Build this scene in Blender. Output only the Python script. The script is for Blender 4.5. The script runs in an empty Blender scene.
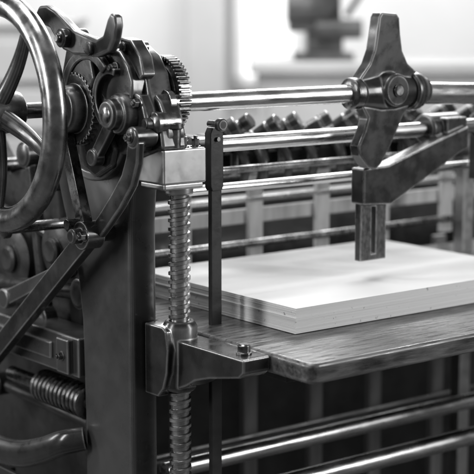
import bpy, bmesh, math, random
from mathutils import Vector, Matrix
random.seed(7)
sc=bpy.context.scene
sc.view_settings.view_transform='Standard'; sc.view_settings.look='None'; sc.view_settings.exposure=0

# ------------------------------------------------------------ materials
def mk(name, c0, c1, metal=0.0, r0=.3, r1=.5, scale=8, stretch=(1,1,1), bump=.1, bscale=60, wear=0.0, wearcol=.45, spec=.5, coat=0.0, dist=.0008, pos=(.33,.68), wearmetal=True, wrad=.0045, warp=0.0):
    m=bpy.data.materials.new(name); m.use_nodes=True
    n=m.node_tree.nodes; l=m.node_tree.links; b=n['Principled BSDF']
    tc=n.new('ShaderNodeTexCoord'); mp=n.new('ShaderNodeMapping'); mp.inputs['Scale'].default_value=stretch
    l.new(tc.outputs['Object'],mp.inputs['Vector'])
    nz=n.new('ShaderNodeTexNoise'); nz.inputs['Scale'].default_value=scale; nz.inputs['Detail'].default_value=8; nz.inputs['Roughness'].default_value=.62; nz.inputs['Distortion'].default_value=warp
    l.new(mp.outputs[0],nz.inputs['Vector'])
    cr=n.new('ShaderNodeValToRGB'); cr.color_ramp.elements[0].position=pos[0]; cr.color_ramp.elements[1].position=pos[1]
    cr.color_ramp.elements[0].color=(c0,c0,c0,1); cr.color_ramp.elements[1].color=(c1,c1,c1,1)
    l.new(nz.outputs['Fac'],cr.inputs[0])
    col=cr.outputs[0]
    if warp>0:   # broad worn / stained patches
        nq=n.new('ShaderNodeTexNoise'); nq.inputs['Scale'].default_value=9; nq.inputs['Detail'].default_value=6; l.new(tc.outputs['Object'],nq.inputs['Vector'])
        cq=n.new('ShaderNodeValToRGB'); cq.color_ramp.elements[0].position=.35; cq.color_ramp.elements[1].position=.65; cq.color_ramp.elements[0].color=(.35,.35,.35,1); cq.color_ramp.elements[1].color=(1.3,1.3,1.3,1)
        l.new(nq.outputs[0],cq.inputs[0]); mq=n.new('ShaderNodeMix'); mq.data_type='RGBA'; mq.blend_type='MULTIPLY'; mq.inputs['Factor'].default_value=1
        l.new(col,mq.inputs['A']); l.new(cq.outputs[0],mq.inputs['B']); col=mq.outputs['Result']
    n2=n.new('ShaderNodeTexNoise'); n2.inputs['Scale'].default_value=scale*2.7; n2.inputs['Detail'].default_value=6
    l.new(mp.outputs[0],n2.inputs['Vector'])
    mr=n.new('ShaderNodeMapRange'); mr.inputs[1].default_value=.35; mr.inputs[2].default_value=.65; mr.inputs[3].default_value=r0; mr.inputs[4].default_value=r1
    l.new(n2.outputs['Fac'],mr.inputs[0]); rough=mr.outputs[0]
    if wear>0:
        bv=n.new('ShaderNodeBevel'); bv.samples=2; bv.inputs['Radius'].default_value=wrad
        ge=n.new('ShaderNodeNewGeometry'); dt=n.new('ShaderNodeVectorMath'); dt.operation='DOT_PRODUCT'
        l.new(bv.outputs[0],dt.inputs[0]); l.new(ge.outputs['True Normal'],dt.inputs[1])
        m2=n.new('ShaderNodeMapRange'); m2.inputs[1].default_value=.995; m2.inputs[2].default_value=.88; m2.inputs[3].default_value=0; m2.inputs[4].default_value=wear
        l.new(dt.outputs['Value'],m2.inputs[0])
        mu=n.new('ShaderNodeMath'); mu.operation='MULTIPLY'; l.new(m2.outputs[0],mu.inputs[0]); l.new(mr.outputs[0],mu.inputs[1])
        mu2=n.new('ShaderNodeMath'); mu2.operation='MULTIPLY'; mu2.inputs[1].default_value=2.6; mu2.use_clamp=True; l.new(mu.outputs[0],mu2.inputs[0])
        mx=n.new('ShaderNodeMix'); mx.data_type='RGBA'; l.new(mu2.outputs[0],mx.inputs['Factor']); l.new(col,mx.inputs['A']); mx.inputs['B'].default_value=(wearcol,wearcol,wearcol,1)
        col=mx.outputs['Result']
        if metal<1 and wearmetal:
            m3=n.new('ShaderNodeMath'); m3.operation='MAXIMUM'; m3.inputs[1].default_value=metal; l.new(mu2.outputs[0],m3.inputs[0]); l.new(m3.outputs[0],b.inputs['Metallic'])
    l.new(col,b.inputs['Base Color']); l.new(rough,b.inputs['Roughness'])
    if not (wear>0 and metal<1 and wearmetal): b.inputs['Metallic'].default_value=metal
    b.inputs['Specular IOR Level'].default_value=spec
    b.inputs['Coat Weight'].default_value=coat; b.inputs['Coat Roughness'].default_value=.12
    n3=n.new('ShaderNodeTexNoise'); n3.inputs['Scale'].default_value=bscale; n3.inputs['Detail'].default_value=4
    l.new(mp.outputs[0],n3.inputs['Vector'])
    bp=n.new('ShaderNodeBump'); bp.inputs['Strength'].default_value=bump; bp.inputs['Distance'].default_value=dist
    l.new(n3.outputs['Fac'],bp.inputs['Height']); l.new(bp.outputs[0],b.inputs['Normal'])
    return m
M={}
M['iron']=mk('black_enamelled_cast_iron',.008,.024,0,.20,.42,13,bump=.45,bscale=40,wear=.85,wearcol=.62,spec=.5,coat=.22)
M['frame']=mk('painted_frame_iron',.026,.052,0,.24,.42,7,bump=.35,bscale=30,wear=.8,wearcol=.6,spec=.75,coat=.28)
M['iron2']=mk('dull_dark_cast_iron',.010,.035,.1,.32,.55,14,bump=.5,bscale=80)
M['dsteel']=mk('oiled_dark_steel',.09,.26,1,.18,.42,30,bump=.28,bscale=110)
M['wheelm']=mk('hand_polished_rim',.13,.42,1,.15,.36,14,bump=.25,bscale=60)
M['steel']=mk('bright_worn_steel',.36,.46,1,.32,.44,22,bump=.12,bscale=50,wear=.6,wearcol=.75)
M['tab']=mk('brushed_grey_steel',.08,.15,1,.3,.45,40,stretch=(2,2,1),bump=.2,bscale=70,wear=.8,wearcol=.7)
M['rod']=mk('turned_steel_rod',.34,.74,1,.14,.36,7,stretch=(.6,4,4),bump=.2,bscale=60)
M['screw']=mk('machined_screw_steel',.28,.55,1,.24,.42,30,bump=.12,bscale=120)
M['wood']=mk('worn_board_wood',.008,.13,0,.20,.52,7,stretch=(1,8,8),bump=1.0,bscale=14,spec=.7,coat=.1,wear=.9,wearcol=.28,wearmetal=False,wrad=.007,dist=.0012,warp=.9)
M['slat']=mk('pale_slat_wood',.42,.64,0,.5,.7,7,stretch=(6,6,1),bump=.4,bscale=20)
M['slat_shade']=mk('shaded_slat_wood',.09,.18,0,.45,.7,7,stretch=(6,6,1),bump=.4,bscale=20)  # darker slat copy: shade below the board put into the colour
M['paper']=mk('white_paper_top',.72,.78,0,.75,.85,3,bump=.05,bscale=10,spec=.2)
M['plate']=mk('painted_name_plate',.02,.03,0,.3,.4,9,bump=.1)
M['letter']=mk('pale_cast_lettering',.45,.6,.6,.35,.5,20,bump=.1)
M['wallm']=mk('white_plaster',.76,.84,0,.8,.9,2,bump=.1)
M['wallg']=mk('grey_plaster',.55,.62,0,.8,.9,2,bump=.1)
M['floorm']=mk('dark_shop_floor',.05,.10,0,.5,.8,4,bump=.2)
M['cab']=mk('grey_painted_cabinet',.42,.52,0,.5,.6,4,bump=.1)
M['bgm']=mk('blackened_machine_paint',.06,.13,.2,.3,.5,6,bump=.1)
def paper_edge():
    m=bpy.data.materials.new('paper_edge'); m.use_nodes=True; n=m.node_tree.nodes; l=m.node_tree.links; b=n['Principled BSDF']
    tc=n.new('ShaderNodeTexCoord'); mp=n.new('ShaderNodeMapping'); mp.inputs['Scale'].default_value=(2,2,1500)
    l.new(tc.outputs['Object'],mp.inputs[0]); nz=n.new('ShaderNodeTexNoise'); nz.inputs['Scale'].default_value=1; nz.inputs['Detail'].default_value=5
    l.new(mp.outputs[0],nz.inputs['Vector'])
    nb=n.new('ShaderNodeTexNoise'); nb.inputs['Scale'].default_value=110; nb.inputs['Detail'].default_value=4; l.new(tc.outputs['Object'],nb.inputs['Vector'])
    cr=n.new('ShaderNodeValToRGB'); cr.color_ramp.elements[0].position=.25;cr.color_ramp.elements[1].position=.6
    cr.color_ramp.elements[0].color=(.60,.60,.60,1); cr.color_ramp.elements[1].color=(.78,.78,.78,1); l.new(nz.outputs[0],cr.inputs[0])
    c2=n.new('ShaderNodeValToRGB'); c2.color_ramp.elements[0].position=.26;c2.color_ramp.elements[1].position=.33
    c2.color_ramp.elements[0].color=(.45,.45,.45,1); l.new(nb.outputs[0],c2.inputs[0])
    mx=n.new('ShaderNodeMix'); mx.data_type='RGBA'; mx.blend_type='MULTIPLY'; mx.inputs['Factor'].default_value=1
    l.new(cr.outputs[0],mx.inputs['A']); l.new(c2.outputs[0],mx.inputs['B']); l.new(mx.outputs['Result'],b.inputs['Base Color']); b.inputs['Roughness'].default_value=.8
    bp=n.new('ShaderNodeBump'); bp.inputs['Strength'].default_value=.3; bp.inputs['Distance'].default_value=.0004; l.new(nz.outputs[0],bp.inputs['Height']); l.new(bp.outputs[0],b.inputs['Normal'])
    return m
M['pedge']=paper_edge()
def emis(name,v,s):
    m=bpy.data.materials.new(name); m.use_nodes=True; n=m.node_tree.nodes; l=m.node_tree.links; b=n['Principled BSDF']
    b.inputs['Base Color'].default_value=(.8,.8,.8,1); b.inputs['Emission Color'].default_value=(v,v,v,1)
    tc=n.new('ShaderNodeTexCoord'); nz=n.new('ShaderNodeTexNoise'); nz.inputs['Scale'].default_value=1.5; l.new(tc.outputs['Object'],nz.inputs['Vector'])
    mr=n.new('ShaderNodeMapRange'); mr.inputs[3].default_value=s*.75; mr.inputs[4].default_value=s*1.1; l.new(nz.outputs[0],mr.inputs[0]); l.new(mr.outputs[0],b.inputs['Emission Strength'])
    return m
M['glow']=emis('daylit_window_glass',1,.75)

# ------------------------------------------------------------ builder
WL={}
class B:
    def __init__(s): s.bm=bmesh.new(); s.mi=0
    def _tag(s,faces):
        for f in faces: f.material_index=s.mi
    def box(s,x0,x1,y0,y1,z0,z1,T=None):
        v=[s.bm.verts.new((x,y,z)) for z in (z0,z1) for x,y in ((x0,y0),(x1,y0),(x1,y1),(x0,y1))]
        fs=[s.bm.faces.new([v[i] for i in q]) for q in ((3,2,1,0),(4,5,6,7),(0,1,5,4),(1,2,6,5),(2,3,7,6),(3,0,4,7))]
        s._tag(fs)
        if T: 
            for q in v: q.co=T@q.co
        return s
    def prism(s,pts,ax,c0,c1,T=None):
        def P(a,b,c): return {0:(c,a,b),1:(a,c,b),2:(a,b,c)}[ax]
        A=[s.bm.verts.new(P(a,b,c0)) for a,b in pts]; Z=[s.bm.verts.new(P(a,b,c1)) for a,b in pts]
        n=len(pts); fs=[s.bm.faces.new(A),s.bm.faces.new(Z[::-1])]
        for i in range(n): fs.append(s.bm.faces.new((A[i],Z[i],Z[(i+1)%n],A[(i+1)%n])))
        s._tag(fs)
        if T:
            for q in A+Z: q.co=T@q.co
        return s
    def lathe(s,p,d,prof,seg=40):
        d=Vector(d).normalized(); a=d.orthogonal().normalized(); b=d.cross(a); p=Vector(p); R=[]
        for t,r in prof:
            R.append([s.bm.verts.new(p+d*t+(a*math.cos(2*math.pi*i/seg)+b*math.sin(2*math.pi*i/seg))*r) for i in range(seg)])
        fs=[s.bm.faces.new(R[0]),s.bm.faces.new(R[-1][::-1])]
        for k in range(len(R)-1):
            for i in range(seg): fs.append(s.bm.faces.new((R[k][i],R[k+1][i],R[k+1][(i+1)%seg],R[k][(i+1)%seg])))
        s._tag(fs); return s
    def cyl(s,p0,p1,r,r2=None,seg=32):
        p0=Vector(p0);p1=Vector(p1); L=(p1-p0).length
        return s.lathe(p0,p1-p0,[(0,r),(L,r if r2 is None else r2)],seg)
    def bolt(s,p,d,r,h):
        return s.lathe(p,d,[(-.001,r*1.5),(h*.15,r*1.5)],24).lathe(p,d,[(h*.15,r*1.15),(h,r*1.15)],6).lathe(p,d,[(h,r*.6),(h*1.35,r*.55)],16)
    def gear(s,cy,cz,R,n,x0,x1,dep=.008):
        pts=[]
        for i in range(n):
            a=2*math.pi*i/n; w=2*math.pi/n
            for f,r in ((-.32,R-dep),(-.18,R),(.18,R),(.32,R-dep)): pts.append((cy+r*math.cos(a+f*w),cz+r*math.sin(a+f*w)))
        return s.prism(pts,0,x0,x1)
    def arc(s,cy,cz,r0,r1,a0,a1,x0,x1,n=20):
        A=[math.radians(a0+(a1-a0)*i/n) for i in range(n+1)]
        return s.prism([(cy+r1*math.cos(a),cz+r1*math.sin(a)) for a in A]+[(cy+r0*math.cos(a),cz+r0*math.sin(a)) for a in A[::-1]],0,x0,x1)
    def link(s,x0,x1,p,q,w,w2=None,eye=1.6):
        w2=w2 or w; p=Vector(p); q=Vector(q); d=(q-p).normalized(); nn=Vector((-d.y,d.x))
        s.prism([tuple(p+nn*w/2),tuple(q+nn*w2/2),tuple(q-nn*w2/2),tuple(p-nn*w/2)],0,x0,x1)
        for c,ww in ((p,w),(q,w2)):
            s.lathe((x0-.004,c.x,c.y),(1,0,0),[(0,ww*.5*eye-.002),(.002,ww*.5*eye),(x1-x0+.006,ww*.5*eye)],32)
        return s
    def tube(s,pts,r,seg=16,flat=1.0):
        P=[Vector(p) for p in pts]; Q=[]
        for i in range(len(P)-1):
            a=P[max(i-1,0)];b=P[i];c=P[i+1];d=P[min(i+2,len(P)-1)]
            for k in range(8):
                t=k/8; Q.append(.5*((2*b)+(c-a)*t+(2*a-5*b+4*c-d)*t*t+(3*b-a-3*c+d)*t**3))
        Q.append(P[-1]); R=[]
        for i,q in enumerate(Q):
            tg=(Q[min(i+1,len(Q)-1)]-Q[max(i-1,0)]).normalized(); u=Vector((1,0,0)); 
            if abs(tg.x)>.9: u=Vector((0,0,1))
            v=tg.cross(u).normalized(); u=v.cross(tg)
            rr=r(i/(len(Q)-1)) if callable(r) else r
            R.append([s.bm.verts.new(q+u*math.cos(2*math.pi*k/seg)*rr*flat+v*math.sin(2*math.pi*k/seg)*rr) for k in range(seg)])
        fs=[s.bm.faces.new(R[0]),s.bm.faces.new(R[-1][::-1])]
        for k in range(len(R)-1):
            for i in range(seg): fs.append(s.bm.faces.new((R[k][i],R[k+1][i],R[k+1][(i+1)%seg],R[k][(i+1)%seg])))
        s._tag(fs); return s
    def done(s,name,mats,parent=None,bev=.002,origin=None,angle=32,segs=2):
        bm=s.bm; bmesh.ops.recalc_face_normals(bm,faces=bm.faces)
        me=bpy.data.meshes.new(name)
        lo=Vector([min(v.co[i] for v in bm.verts) for i in range(3)]); hi=Vector([max(v.co[i] for v in bm.verts) for i in range(3)])
        o=Vector(origin) if origin else Vector(((lo.x+hi.x)/2,(lo.y+hi.y)/2,lo.z if parent is None else (lo.z+hi.z)/2))
        for v in bm.verts: v.co-=o
        bm.to_mesh(me); bm.free()
        for p in me.polygons: p.use_smooth=True
        me.set_sharp_from_angle(angle=math.radians(angle))
        for m in (mats if isinstance(mats,(list,tuple)) else [mats]): me.materials.append(M[m])
        ob=bpy.data.objects.new(name,me); sc.collection.objects.link(ob)
        WL[ob.name]=o
        if parent: ob.parent=parent; ob.location=o-WL[parent.name]
        else: ob.location=o
        if bev>0:
            md=ob.modifiers.new('edge','BEVEL'); md.width=bev; md.segments=segs; md.limit_method='ANGLE'; md.angle_limit=math.radians(40); md.harden_normals=True; md.use_clamp_overlap=True
        return ob

# ------------------------------------------------------------ PRESS
press=bpy.data.objects.new('printing_press',None); sc.collection.objects.link(press); press.location=(.4,.3,-.85); WL[press.name]=Vector(press.location)
press['label']='antique black cast iron cylinder printing press with steel rods'; press['category']='printing press'

# side frame
F=[(.055,-.85),(.055,.19),(.050,.24),(.034,.285),(.012,.325),(.012,.40),(.04,.445),(.085,.468),(.159,.482),(.225,.462),(.262,.42),(.290,.37),(.300,.31),(.294,.255),(.272,.195),(.246,.135),(.226,.07),(.214,.0),(.208,-.2),(.21,-.35),(.25,-.55),(.32,-.85)]
frame=B().prism(F,0,-.062,-.007).done('side_frame','frame',press,.009,segs=4)
B().arc(.150,.370,.098,.116,150,300,-.080,-.058,30).done('frame_rib','frame',frame,.005,segs=3)
# bearing housing
b=B().lathe((-.058,.165,.378),(-1,0,0),[(0,.090),(.012,.090),(.018,.086),(.020,.076),(.024,.068),(.034,.060),(.042,.052),(.042,.042),(.062,.039),(.068,.034),(.068,.014),(.06,.012)],56)
hub=b.done('bearing_housing','iron',press,.0015)
B().gear(.165,.378,.062,34,-.100,-.080,.004).done('ribbed_ring','iron',hub,.0008)
for i in range(6):
    a=math.radians(60*i+12)
    B().bolt((-.076,.165+.078*math.cos(a),.378+.078*math.sin(a)),(-1,0,0),.0062,.010).done('bolt','dsteel',hub,.0006)
# bracket castings between bearing and screw block
br=B().prism([(.14,.474),(.10,.488),(.060,.486),(.030,.470),(.008,.442),(-.002,.405),(-.014,.380),(-.034,.352),(-.040,.322),(.03,.300),(.07,.29),(.10,.33)],0,-.060,-.012)
br=br.done('bearing_bracket','iron',press,.005,segs=3)
B().prism([(.120,.472),(.078,.486),(.046,.478),(.022,.454),(.010,.430),(.012,.400),(.040,.385),(.075,.385),(.115,.41),(.125,.448)],0,-.086,-.056).done('bracket_lobe','iron',br,.005,segs=3)
B().prism([(.100,.335),(.085,.405),(.035,.418),(.0,.408),(-.014,.388),(-.024,.36),(-.016,.330),(.02,.312),(.06,.305)],0,-.080,-.056).done('bracket_lobe','iron',br,.005,segs=3)
B().prism([(.0,.410),(-.016,.398),(-.030,.376),(-.038,.345),(-.034,.322),(.0,.322)],0,-.050,-.012).done('bracket_lobe','iron',br,.005,segs=3)
B().prism([(.170,.335),(.110,.365),(.080,.35),(.058,.315),(.07,.285),(.12,.262),(.175,.28)],0,-.088,-.058).done('bracket_lobe','iron',br,.006,segs=3)
B().prism([(.060,.500),(.030,.496),(.004,.470),(-.006,.440),(.006,.432),(.024,.452),(.046,.472),(.064,.476)],0,-.074,-.048).done('pawl','iron',br,.003)
B().lathe((-.080,.048,.484),(1,0,0),[(0,.007),(.002,.009),(.05,.009)],22).done('pin','dsteel',br,.0006)
for yy,zz in ((.055,.450),(.0,.395),(.072,.340),(.125,.300)):
    B().bolt((-.088 if zz!=.395 else -.080,yy,zz),(-1,0,0),.0068,.010).done('bolt','dsteel',br,.0006)
B().lathe((-.030,-.030,.322),(0,0,1),[(0,.011),(.03,.011),(.032,.015),(.040,.015),(.042,.008)],24).done('screw_cap','dsteel',br,.0008)
# overlapping curved levers
B().arc(.125,.40,.062,.080,-15,140,-.102,-.088,24).done('curved_arm','iron',press,.003,segs=3)
B().arc(.060,.40,.040,.052,-60,110,-.098,-.084,22).done('curved_arm','iron',press,.002,segs=2)
# pivot bosses
B().lathe((-.02,.035,.376),(-1,0,0),[(0,.034),(.076,.034),(.082,.031),(.084,.026),(.096,.025),(.101,.021),(.101,.011),(.094,.009)],44).done('pivot_boss','iron',press,.001)
B().lathe((-.116,.035,.376),(-1,0,0),[(0,.015),(.003,.014),(.006,.014),(.008,.010)],24).done('pivot_pin','dsteel',press,.0006)
B().lathe((-.02,-.018,.362),(-1,0,0),[(0,.020),(.044,.020),(.048,.016),(.050,.011),(.060,.010),(.062,.008)],32).done('pivot_boss','dsteel',press,.001)
B().link(-.106,-.092,(.035,.376),(.100,.300),.024,.020,1.5).done('short_link','iron',press,.002)
B().link(-.072,-.060,(-.018,.362),(.0,.325),.014,.014,1.3).done('short_link','iron',press,.001)
B().lathe((-.07,.20,.455),(-.2,.1,1),[(0,.006),(.014,.006),(.015,.009),(.026,.009),(.032,.005)],22).done('oil_cup','dsteel',press,.0006)
# adjustment gear: a narrow strip of its teeth shows beside the shaft
g=B().gear(.046,.404,.066,52,-.008,.014,.0055); g.lathe((-.012,.046,.404),(1,0,0),[(0,.054),(.030,.054)],56)
g.done('adjusting_gear','dsteel',press,.0003)
# release lever with ears
lv=B().prism([(.252,.536),(.240,.551),(.215,.552),(.188,.543),(.155,.526),(.128,.511),(.09,.503),(.06,.497),(.040,.504),(.026,.53),(.016,.541),(.005,.537),(.002,.52),(.008,.498),(.022,.478),(.06,.468),(.10,.470),(.13,.470),(.165,.478),(.185,.494),(.205,.513),(.235,.520)],0,-.122,-.104).done('release_lever','iron',press,.005,segs=3)
B().lathe((-.136,.15,.498),(1,0,0),[(0,.012),(.002,.016),(.05,.016)],28).done('lever_pin','iron',lv,.0006)
B().lathe((-.143,.15,.498),(1,0,0),[(0,.006),(.002,.008),(.02,.008)],20).done('lever_pin','dsteel',lv,.0006)
B().lathe((-.130,.075,.482),(1,0,0),[(0,.009),(.002,.011),(.06,.011)],24).done('lever_pin','dsteel',lv,.0006)
B().prism([(.185,.50),(.125,.50),(.105,.43),(.13,.40),(.20,.40),(.21,.43)],0,-.098,-.070).done('lever_post','iron',lv,.005,segs=3)
# linkage
B().link(-.120,-.102,(.19,.372),(.112,.168),.026,.024,1.5).done('link_bar','dsteel',press,.003)
cv=B().prism([(-.030,.335),(-.026,.300),(-.010,.262),(.025,.222),(.062,.188),(.100,.156),(.122,.174),(.082,.212),(.048,.246),(.020,.278),(.006,.308),(.0,.338)],0,-.102,-.088)
cv.lathe((-.106,-.014,.342),(1,0,0),[(0,.013),(.002,.017),(.045,.017)],30)
cv.done('curved_link','iron',press,.003)
B().bolt((-.107,-.014,.342),(-1,0,0),.006,.008).done('bolt','dsteel',press,.0005)
B().link(-.114,-.094,(.112,.168),(.56,-.185),.036,.036,1.15).done('link_bar','iron',press,.004)
lk=B().lathe((-.145,.112,.168),(1,0,0),[(0,.010),(.003,.013),(.02,.013),(.02,.024),(.055,.024),(.055,.014),(.09,.014)],36).done('pivot_joint','iron',press,.001)
B().bolt((-.132,.085,.172),(-1,0,0),.007,.012).done('bolt','dsteel',lk,.0006)
B().cyl((-.135,.14,.185),(-.10,.14,.185),.009).done('pin','dsteel',lk,.001)
B().lathe((-.16,.33,.155),(1,0,0),[(0,.008),(.004,.014),(.01,.017),(.02,.017),(.02,.01),(.16,.01)],28).done('knob_shaft','dsteel',press,.001)

# hand wheel
WC=Vector((-.2,.245,.372)); R=.184
b=B()
seg=112; rs=24; ring=[]
for i in range(seg):
    a=2*math.pi*i/seg; row=[]
    for k in range(rs):
        t=2*math.pi*k/rs; rr=R+.022*math.cos(t)
        row.append(b.bm.verts.new(WC+Vector((.020*math.sin(t),rr*math.cos(a),rr*math.sin(a)))))
    ring.append(row)
for i in range(seg):
    for k in range(rs):
        b.bm.faces.new((ring[i][k],ring[(i+1)%seg][k],ring[(i+1)%seg][(k+1)%rs],ring[i][(k+1)%rs]))
b.lathe(WC+Vector((-.035,0,0)),(1,0,0),[(0,.027),(.004,.032),(.04,.038),(.07,.034),(.074,.030)],40)
b.lathe(WC+Vector((-.052,0,0)),(1,0,0),[(0,.010),(.004,.014),(.2,.014)],28)
wheel=b.done('hand_wheel','wheelm',press,0,origin=WC)
for i in range(5):
    a=math.radians(72*i+128)
    pts=[WC+Vector((-.008+.010*math.sin(f*16),f*math.cos(a),f*math.sin(a))) for f in (.025,.06,.10,.14,.175)]
    B().tube(pts,lambda t:.018-.006*t,flat=.7).done('spoke','iron',wheel,0)

# castings and drive lower down
B().box(-.07,.0,.212,.80,-.108,-.036).box(-.082,-.07,.23,.27,-.104,-.040).box(-.076,-.07,.30,.75,-.088,-.056).done('rail_block','frame',press,.006,segs=3)
b=B(); prof=[]
for i in range(12): prof+= [(i*.014,.026),(i*.014+.002,.031),(i*.014+.009,.031),(i*.014+.011,.026)]
b.lathe((-.045,.215,-.158),(0,1,0),prof,36).cyl((-.045,.20,-.158),(-.045,.50,-.158),.014)
b.done('ribbed_cylinder','dsteel',press,.0006)
B().tube([(-.12,.72,-.262),(-.12,.58,-.270),(-.12,.46,-.280),(-.115,.36,-.274),(-.11,.28,-.250),(-.10,.225,-.225),(-.07,.195,-.215)],lambda t:.031-.010*t,flat=.55,seg=20).done('curved_handle','iron',press,0)
B().link(-.080,-.064,(.24,.09),(.46,.0),.022,.028,1.4).done('link_bar','frame',press,.003)
pl=B().box(-.115,-.105,.18,.62,-.42,-.316).box(-.105,-.04,.2,.25,-.40,-.35).box(-.105,-.04,.5,.55,-.40,-.35).done('name_plate','plate',press,.003)
inner=B().prism([(.21,-.85),(.21,.02),(.25,.12),(.33,.19),(.37,.28),(.46,.30),(.52,.24),(.62,.22),(.70,.30),(.90,.30),(.90,-.85)],0,.03,.06).done('inner_frame','iron2',press,.005)
for y0,z0,y1,z1,r,mm in ((.25,.10,.70,.17,.012,'dsteel'),(.28,.03,.66,.0,.015,'iron'),(.42,-.04,.47,.27,.013,'iron'),(.24,-.215,.60,-.205,.012,'iron2')):
    B().cyl((-.01,y0,z0),(-.01,y1,z1),r).lathe((-.03,y1,z1),(1,0,0),[(0,r*1.4),(.003,r*1.9),(.03,r*1.9)],24).lathe((-.03,y0,z0),(1,0,0),[(0,r*1.4),(.003,r*1.9),(.03,r*1.9)],24).done('connecting_rod',mm,press,.001)
for y,z,r,x in ((.36,.10,.055,-.01),(.54,.06,.06,0)):
    B().lathe((x-.03,y,z),(1,0,0),[(0,r*.35),(.004,r*.45),(.012,r*.45),(.014,r*.8),(.018,r),(.03-x,r)],40).done('pulley','iron2',press,.001)
for y,z in ((.25,-.072),(.43,-.072)):
    B().bolt((-.0825 if y<.3 else -.0765,y,z),(-1,0,0),.006,.009).done('bolt','dsteel',press,.0006)
for k,(zz,yy,r) in enumerate(((.13,.5,.014),(-.35,.35,.015))):
    B().cyl((.06,yy,zz),(1.9,yy,zz),r).done('cross_shaft','iron2',press,.001)

# elevating screw
def screw(x,y,z0,z1,R,pitch,dep):
    b=B(); na=44; turns=int((z1-z0)/pitch); prof=[(0,R-dep),(.40,R-dep),(.48,R-.0005),(.51,R),(.86,R),(.89,R-.0005),(.97,R-dep),(1,R-dep)]; prev=None
    for k in range(turns*na+1):
        a=2*math.pi*k/na; zz=z0+k/na*pitch
        row=[b.bm.verts.new((x+r*math.cos(a),y+r*math.sin(a),zz+f*pitch)) for f,r in prof]
        if prev:
            for i in range(len(row)-1): b.bm.faces.new((prev[i],row[i],row[i+1],prev[i+1]))
        prev=row
    bmesh.ops.remove_doubles(b.bm,verts=b.bm.verts,dist=1e-5)
    b.cyl((x,y,z0-.02),(x,y,z1+pitch),R-dep-.0003)
    return b
screw(0,0,-.45,.245,.0188,.0150,.0034).done('elevating_screw','screw',press,0,angle=28)
sb=B().box(-.056,.031,-.036,.040,.262,.320).box(-.052,.028,-.032,.038,.252,.263).lathe((0,0,.24),(0,0,1),[(0,.024),(.014,.024)],36).done('screw_block','steel',press,.0035,segs=3)
B().bolt((.020,-.02,.320),(0,0,1),.006,.014).done('bolt','dsteel',sb,.0008)
B().bolt((-.004,-.018,.320),(0,0,1),.007,.018).done('bolt','dsteel',sb,.0008)
# lower bracket: one dark casting wrapping the screw and widening into the board support
bk=B().prism([(-.200,-.004),(-.200,-.026),(-.188,-.036),(-.150,-.044),(-.110,-.052),(-.07,-.064),(-.045,-.078),(-.020,-.088),(.03,-.092),(.03,-.004)],0,-.020,.0345)
bk.lathe((0,0,-.096),(0,0,1),[(0,.024),(.004,.028),(.05,.030),(.112,.030),(.122,.024)],44)
bk.prism([(.05,.018),(.05,-.105),(.012,-.105),(-.004,-.088),(-.014,-.06),(-.018,-.02),(-.012,.012),(-.002,.018)],0,-.038,-.006)
bk=bk.done('table_bracket','iron',press,.006,segs=4)
B().lathe((.008,-.166,-.004),(0,0,1),[(0,.013),(.004,.013),(.004,.0105),(.015,.0105),(.017,.008)],28).done('bolt','dsteel',bk,.0008)

# hanging flat bar
hb=B().box(.087,.110,.026,.036,-.6,.26).prism([(.083,.244),(.083,.335),(.088,.345),(.106,.345),(.111,.335),(.111,.244),(.108,.236),(.086,.236)],1,.022,.040).done('hanging_bar','iron2',press,.002)
B().lathe((.086,-.01,.352),(0,1,0),[(0,.008),(.002,.011),(.012,.011),(.012,.006),(.04,.006)],24).done('knob','iron',hb,.0008)
B().lathe((.097,.022,.325),(0,-1,0),[(0,.004),(.005,.004)],16).done('pin','dsteel',hb,.0006)

# rods
B().lathe((-.03,0,.393),(1,0,0),[(0,.022),(.012,.022),(.012,.0165),(.49,.0165)],40).done('steel_rod','rod',press,.001)
B().lathe((.49,0,.391),(1,0,-.045),[(0,.0165),(.04,.0165),(.045,.0210),(1.4,.0210)],40).done('steel_rod','rod',press,.001)
for y,z,r,mm in ((.06,.312,.0145,'rod'),(.12,.2246,.009,'rod'),(.20,.245,.007,'dsteel'),(.30,.225,.009,'dsteel'),(.15,-.292,.017,'rod'),(.0,-.308,.018,'rod'),(.40,.06,.008,'dsteel'),(.42,-.16,.012,'iron2')):
    B().cyl((.07,y,z),(1.9,y,z),r).done('steel_rod',mm,press,.001)

# winged clamp
S=.026
P=[(.410,.505),(.414,.530),(.420,.539),(.458,.536),(.465,.528),(.468,.50),(.474,.468),(.488,.445),(.512,.428),(.524,.410),(.520,.394),(.498,.372),(.480,.350),(.466,.326),(.448,.295),(.424,.262),(.410,.252),(.392,.256),(.370,.280),(.367,.298),(.382,.325),(.390,.348),(.376,.368),(.358,.384),(.356,.400),(.372,.424),(.392,.446),(.404,.472)]
cl=B().prism([(x+S,z) for x,z in P],1,-.013,.013)
cl.lathe((.372+S,0,.393),(1,0,0),[(0,.024),(.002,.027),(.02,.029),(.05,.034),(.085,.034),(.110,.030),(.130,.028)],48)
cl.lathe((.438+S,-.040,.398),(0,1,0),[(0,.026),(.003,.030),(.030,.034),(.05,.034)],44)
clamp=cl.done('winged_clamp','iron',press,.005,segs=3)
B().lathe((.350+S,0,.393),(1,0,0),[(0,.0185),(.002,.0255),(.005,.029),(.022,.029),(.024,.024)],44).done('collar','dsteel',clamp,.001)
B().lathe((.498+S,0,.393),(1,0,0),[(0,.032),(.003,.036),(.012,.037),(.024,.034),(.032,.027),(.044,.0245)],44).done('collar','iron',clamp,.001)
B().lathe((.438+S,-.039,.398),(0,-1,0),[(0,.012),(.004,.012),(.006,.009)],24).done('set_screw','dsteel',clamp,.0006)

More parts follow.
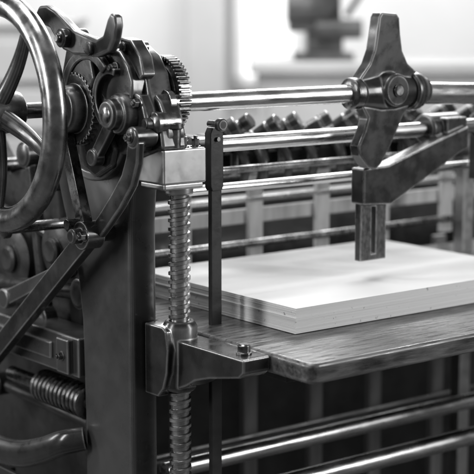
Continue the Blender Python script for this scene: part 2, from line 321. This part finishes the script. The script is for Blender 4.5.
# slotted arm
D=.038
ar=B()
ar.prism([(.385+D,.253),(.447+D,.2555),(.60+D,.302),(.66+D,.318),(.66+D,.275),(.638+D,.268),(.455+D,.182),(.385+D,.186)],1,.004,.040)
ar.lathe((.63,.06,.312),(1,0,0),[(0,.026),(.003,.030),(.085,.030),(.088,.026)],40)
ar.box(.655,.71,.02,.06,.29,.335)
arm=ar.done('slotted_arm','iron',press,.003,segs=3)
t=B(); X0,X1,Z0,Z1=.387+D,.452+D,.078,.187; sx0,sx1,sz0,sz1=.415+D,.425+D,.090,.180
V=lambda x,y,z: t.bm.verts.new((x,y,z))
fo=[V(x,.014,z) for x,z in ((X0,Z0),(X1,Z0),(X1,Z1),(X0,Z1))]; fi=[V(x,.014,z) for x,z in ((sx0,sz0),(sx1,sz0),(sx1,sz1),(sx0,sz1))]
bo=[V(v.co.x,.030,v.co.z) for v in fo]; bi=[V(v.co.x,.030,v.co.z) for v in fi]
for i in range(4):
    j=(i+1)%4
    t.bm.faces.new((fo[i],fo[j],fi[j],fi[i])); t.bm.faces.new((bo[j],bo[i],bi[i],bi[j])); t.bm.faces.new((fo[j],fo[i],bo[i],bo[j])); t.bm.faces.new((fi[i],fi[j],bi[j],bi[i]))
t.done('slotted_tab','tab',arm,.0015)
for x in (.78,.95):
    B().lathe((x,.06,.312),(1,0,0),[(0,.024),(.003,.028),(.05,.028),(.053,.024)],36).box(x+.01,x+.04,.05,.09,.2,.33).done('rod_collar','iron',press,.002)

# delivery board
def rrect(x0,x1,y0,y1,r,n=6):
    p=[]
    for cx,cy,a in ((x1-r,y1-r,0),(x0+r,y1-r,90),(x0+r,y0+r,180),(x1-r,y0+r,270)):
        for i in range(n+1):
            t=math.radians(a+90*i/n); p.append((cx+r*math.cos(t),cy+r*math.sin(t)))
    return p
bd=B().prism(rrect(.036,1.7,-.30,.42,.018),2,-.034,0)
bd=bd.done('delivery_board','wood',press,.007,segs=4)
B().box(.07,.10,-.20,.40,-.055,-.0345).done('iron_bearer','iron2',bd,.003)
B().box(.75,.78,-.20,.40,-.055,-.0345).done('iron_bearer','iron2',bd,.003)

# slats and rails at the back
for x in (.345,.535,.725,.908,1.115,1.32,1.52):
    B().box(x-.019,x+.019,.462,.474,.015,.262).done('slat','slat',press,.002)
    B().box(x-.019,x+.019,.48,.495,-.7,.005).done('lower_upright','slat_shade',press,.002)  # slats carried on below the board in the shade-darkened copy
B().box(.1,1.9,.476,.488,.088,.120).done('wood_rail','slat',press,.002)
B().box(.1,1.9,.476,.488,.19,.208).done('wood_rail','slat',press,.002)
B().box(.1,1.9,.44,.447,.140,.150).done('steel_strip','rod',press,.001)
B().box(1.0,1.035,.30,.33,-.6,.36).done('support_post','steel',press,.003)
B().box(-.0,2.3,.86,.90,-.84,.16).done('rear_panel','iron2',press,.006)
B().cyl((.21,.72,.0),(2.1,.72,.0),.11,seg=64).done('impression_cylinder','iron2',press,.002)
B().cyl((.0,.62,.235),(2.1,.62,.235),.014).done('steel_rod','dsteel',press,.001)
B().cyl((.07,.30,.285),(2.1,.30,.285),.010).done('gripper_shaft','dsteel',press,.001)
B().box(.0,2.1,.40,.43,.205,.245).done('gripper_bar','iron2',press,.003)
for i,x in enumerate((.300,.338,.408,.458,.535,.615,.655,.745,.79,.89,.98,1.08)):
    d=Vector((random.choice([.3,.5,.75])+random.uniform(-.15,.15),-.45,.50+random.uniform(-.15,.2))).normalized()
    p=Vector((x,.27,.316+random.uniform(-.010,.008))); R0=random.choice([.0155,.0180,.0195])
    b=B().lathe(p-d*.045,d,[(0,.010),(.02,.010),(.022,R0-.001),(.050,R0-.001),(.051,R0-.003),(.055,R0-.003),(.056,R0),(.074,R0),(.076,R0-.002)],28)
    b.box(x-.008,x+.010,.285,.40,.225,.295)
    b.done('gripper','iron',press,.0008)
for x in (.325,.37,.435,.50,.575,.64,.70,.77,.84,.98):
    k=random.uniform(.8,1.2)
    B().tube([(x,.36,.28),(x+.01,.33,.285+.02*k),(x+.02*k,.29,.282),(x+.022,.26,.245),(x+.02,.27,.195)],.008*k,flat=1.3).done('curved_finger','iron',press,0)
    B().box(x-.012,x+.014,.285,.315,.262,.302).done('shaft_clamp','iron2',press,.003)

# name plate lettering
cu=bpy.data.curves.new('lettering','FONT'); cu.body='& CYLINDER'; cu.size=.022; cu.extrude=.0012; cu.align_x='CENTER'
to=bpy.data.objects.new('tmp',cu); sc.collection.objects.link(to)
dg=bpy.context.evaluated_depsgraph_get(); me=bpy.data.meshes.new_from_object(to.evaluated_get(dg)); bpy.data.objects.remove(to)
Rm=Matrix(((0,0,-1,0),(-1,0,0,0),(0,1,0,0),(0,0,0,1)))
me.transform(Rm); me.materials.clear(); me.materials.append(M['letter'])
lo=bpy.data.objects.new('lettering',me); sc.collection.objects.link(lo); lo.parent=pl; lo.location=Vector((-.1165,.29,-.336))-WL[pl.name]

# ------------------------------------------------------------ paper stack
b=B(); z=.001; n=30; H=.044
for i in range(n):
    h=H/n; dx,dy=random.gauss(0,.00035),random.gauss(0,.00035)
    if i==18: dx-=.0016; dy-=.0012
    b.box(.155+dx,.785+dx,-.12+dy,.345+dy,z+.00005,z+h-.00005); z+=h
b.box(.1565,.7835,-.1185,.3435,.0015,z-.001)
st=b.done('paper_stack',['pedge','paper'],None,0)
for p in st.data.polygons: p.material_index=1 if p.normal.z>.9 else 0
st['label']='thick stack of blank white paper on the wooden board'; st['category']='paper stack'

# ------------------------------------------------------------ ROOM (turned relative to the press)
Cc=Vector((-1.459,-2.032,.5605)); ya=math.radians(52.1)
fh=Vector((math.cos(ya),math.sin(ya),0)); rr=Vector((math.sin(ya),-math.cos(ya),0))
T=Matrix(((rr.x,fh.x,0,Cc.x),(rr.y,fh.y,0,Cc.y),(0,0,1,0),(0,0,0,1)))
f=B().box(-5,5,-2,8.2,-.9,-.85,T).done('floor','floorm',None,0); f['kind']='structure'
w=B().box(-5,5,8.2,8.35,-.85,3,T).done('wall','wallm',None,0); w['kind']='structure'
p=B().box(-.27,-.06,8.0,8.195,-.85,3,T).box(-.29,-.04,7.97,8.195,-.85,-.6,T).done('pilaster','wallg',None,.01); p['label']='pale grey plaster pilaster against the white wall'; p['category']='pillar'
wf=B()
for a,c in ((-.02,.03),(.30,.35)): wf.box(a,c,8.12,8.19,.1,2.3,T)
for a,c in ((.1,.16),(2.3,2.36)): wf.box(-.02,.35,8.12,8.19,a,c,T)
wf=wf.done('window','wallm',None,.004); wf['label']='tall white framed window full of daylight'; wf['category']='window'
B().box(.0,.33,8.15,8.17,.14,2.32,T).done('pane','glow',wf,0)
c=B().box(.05,1.9,5.6,6.3,.29,.33,T).box(.08,1.87,5.63,6.27,-.80,.29,T)
for k in range(6): c.box(.12,.95,5.61,5.63,-.7+k*.16,-.57+k*.16,T).box(1.0,1.83,5.61,5.63,-.7+k*.16,-.57+k*.16,T)
c=c.done('cabinet','cab',None,.004); c['label']='grey wooden drawer cabinet standing by the wall'; c['category']='cabinet'
m=B().box(.22,.45,5.82,6.05,.331,.36,T).box(.27,.41,5.86,6.0,.36,.44,T).box(.20,.40,5.84,6.0,.44,.50,T)
m.cyl(T@Vector((.19,5.86,.53)),T@Vector((.36,5.86,.53)),.055).cyl(T@Vector((.30,5.84,.45)),T@Vector((.48,5.84,.45)),.038)
m.box(.26,.31,5.88,5.95,.5,.72,T).box(.36,.40,5.88,5.95,.48,.66,T).box(.22,.44,5.87,5.96,.60,.64,T).lathe(T@Vector((.335,5.80,.56)),T.to_3x3()@Vector((0,1,0)),[(0,.04),(.01,.055),(.05,.055)],32).cyl(T@Vector((.42,5.86,.50)),T@Vector((.50,5.86,.62)),.012)
m=m.done('bench_press','bgm',None,.004); m['label']='small dark bench press standing on the grey cabinet'; m['category']='small press'
c=B().box(-1.9,-.62,5.5,6.1,-.85,.46,T).box(-1.93,-.60,5.48,6.12,.46,.49,T)
for k in range(7): c.box(-1.85,-.66,5.47,5.5,-.78+k*.175,-.64+k*.175,T)
c=c.done('cabinet','cab',None,.004); c['label']='tall grey type cabinet with wide drawers'; c['category']='cabinet'

# ------------------------------------------------------------ light
wd=bpy.data.worlds.new('World'); sc.world=wd; wd.use_nodes=True
wn=wd.node_tree.nodes['Background']; wn.inputs[0].default_value=(1,1,1,1); wn.inputs[1].default_value=.16
def area(name,loc,tgt,sx,sy,pw):
    L=bpy.data.lights.new(name,'AREA'); L.shape='RECTANGLE'; L.size=sx; L.size_y=sy; L.energy=pw
    o=bpy.data.objects.new(name,L); sc.collection.objects.link(o); o.location=loc
    o.rotation_euler=(Vector(tgt)-Vector(loc)).to_track_quat('-Z','Y').to_euler()
area('window_light',(1.9,1.6,1.9),(.3,.1,.1),1.6,1.2,100)
area('overhead_fill',(-.3,.3,2.4),(.2,.2,0),1.0,1.0,34)  # softbox added overhead for highlights on the metal
area('front_fill',(2.0,-2.6,1.2),(.3,.1,.0),.7,1.5,62)  # unseen soft box added in front, fills near faces and gives gloss
area('side_fill',(-2.6,.3,1.2),(-.1,.2,.2),.35,1.4,36)  # strip fill added at the left to lift the frame side
area('rear_side_fill',(-2.3,2.7,1.1),(-.1,.2,.1),.45,1.4,42)  # panel added out of view for the iron sides to reflect
area('back_wall_fill',tuple(T@Vector((.2,6.9,2.8))),tuple(T@Vector((.2,8.2,.4))),3.4,.6,135)  # added fill that brightens the back wall
area('cabinet_fill',tuple(T@Vector((-1.0,3.8,2.6))),tuple(T@Vector((-.9,5.5,.3))),1.2,.6,50)  # added fill to lift the front of the tall cabinet

# ------------------------------------------------------------ camera
cam=bpy.data.cameras.new('camera'); co=bpy.data.objects.new('camera',cam); sc.collection.objects.link(co)
co.location=Cc; co.rotation_euler=(math.radians(90-8.93),0,math.radians(52.1-90))
cam.sensor_width=36; cam.lens=1508/474*36; cam.clip_end=100; cam.clip_start=.05
cam.dof.use_dof=True; cam.dof.focus_distance=2.55; cam.dof.aperture_fstop=3.6
sc.camera=co
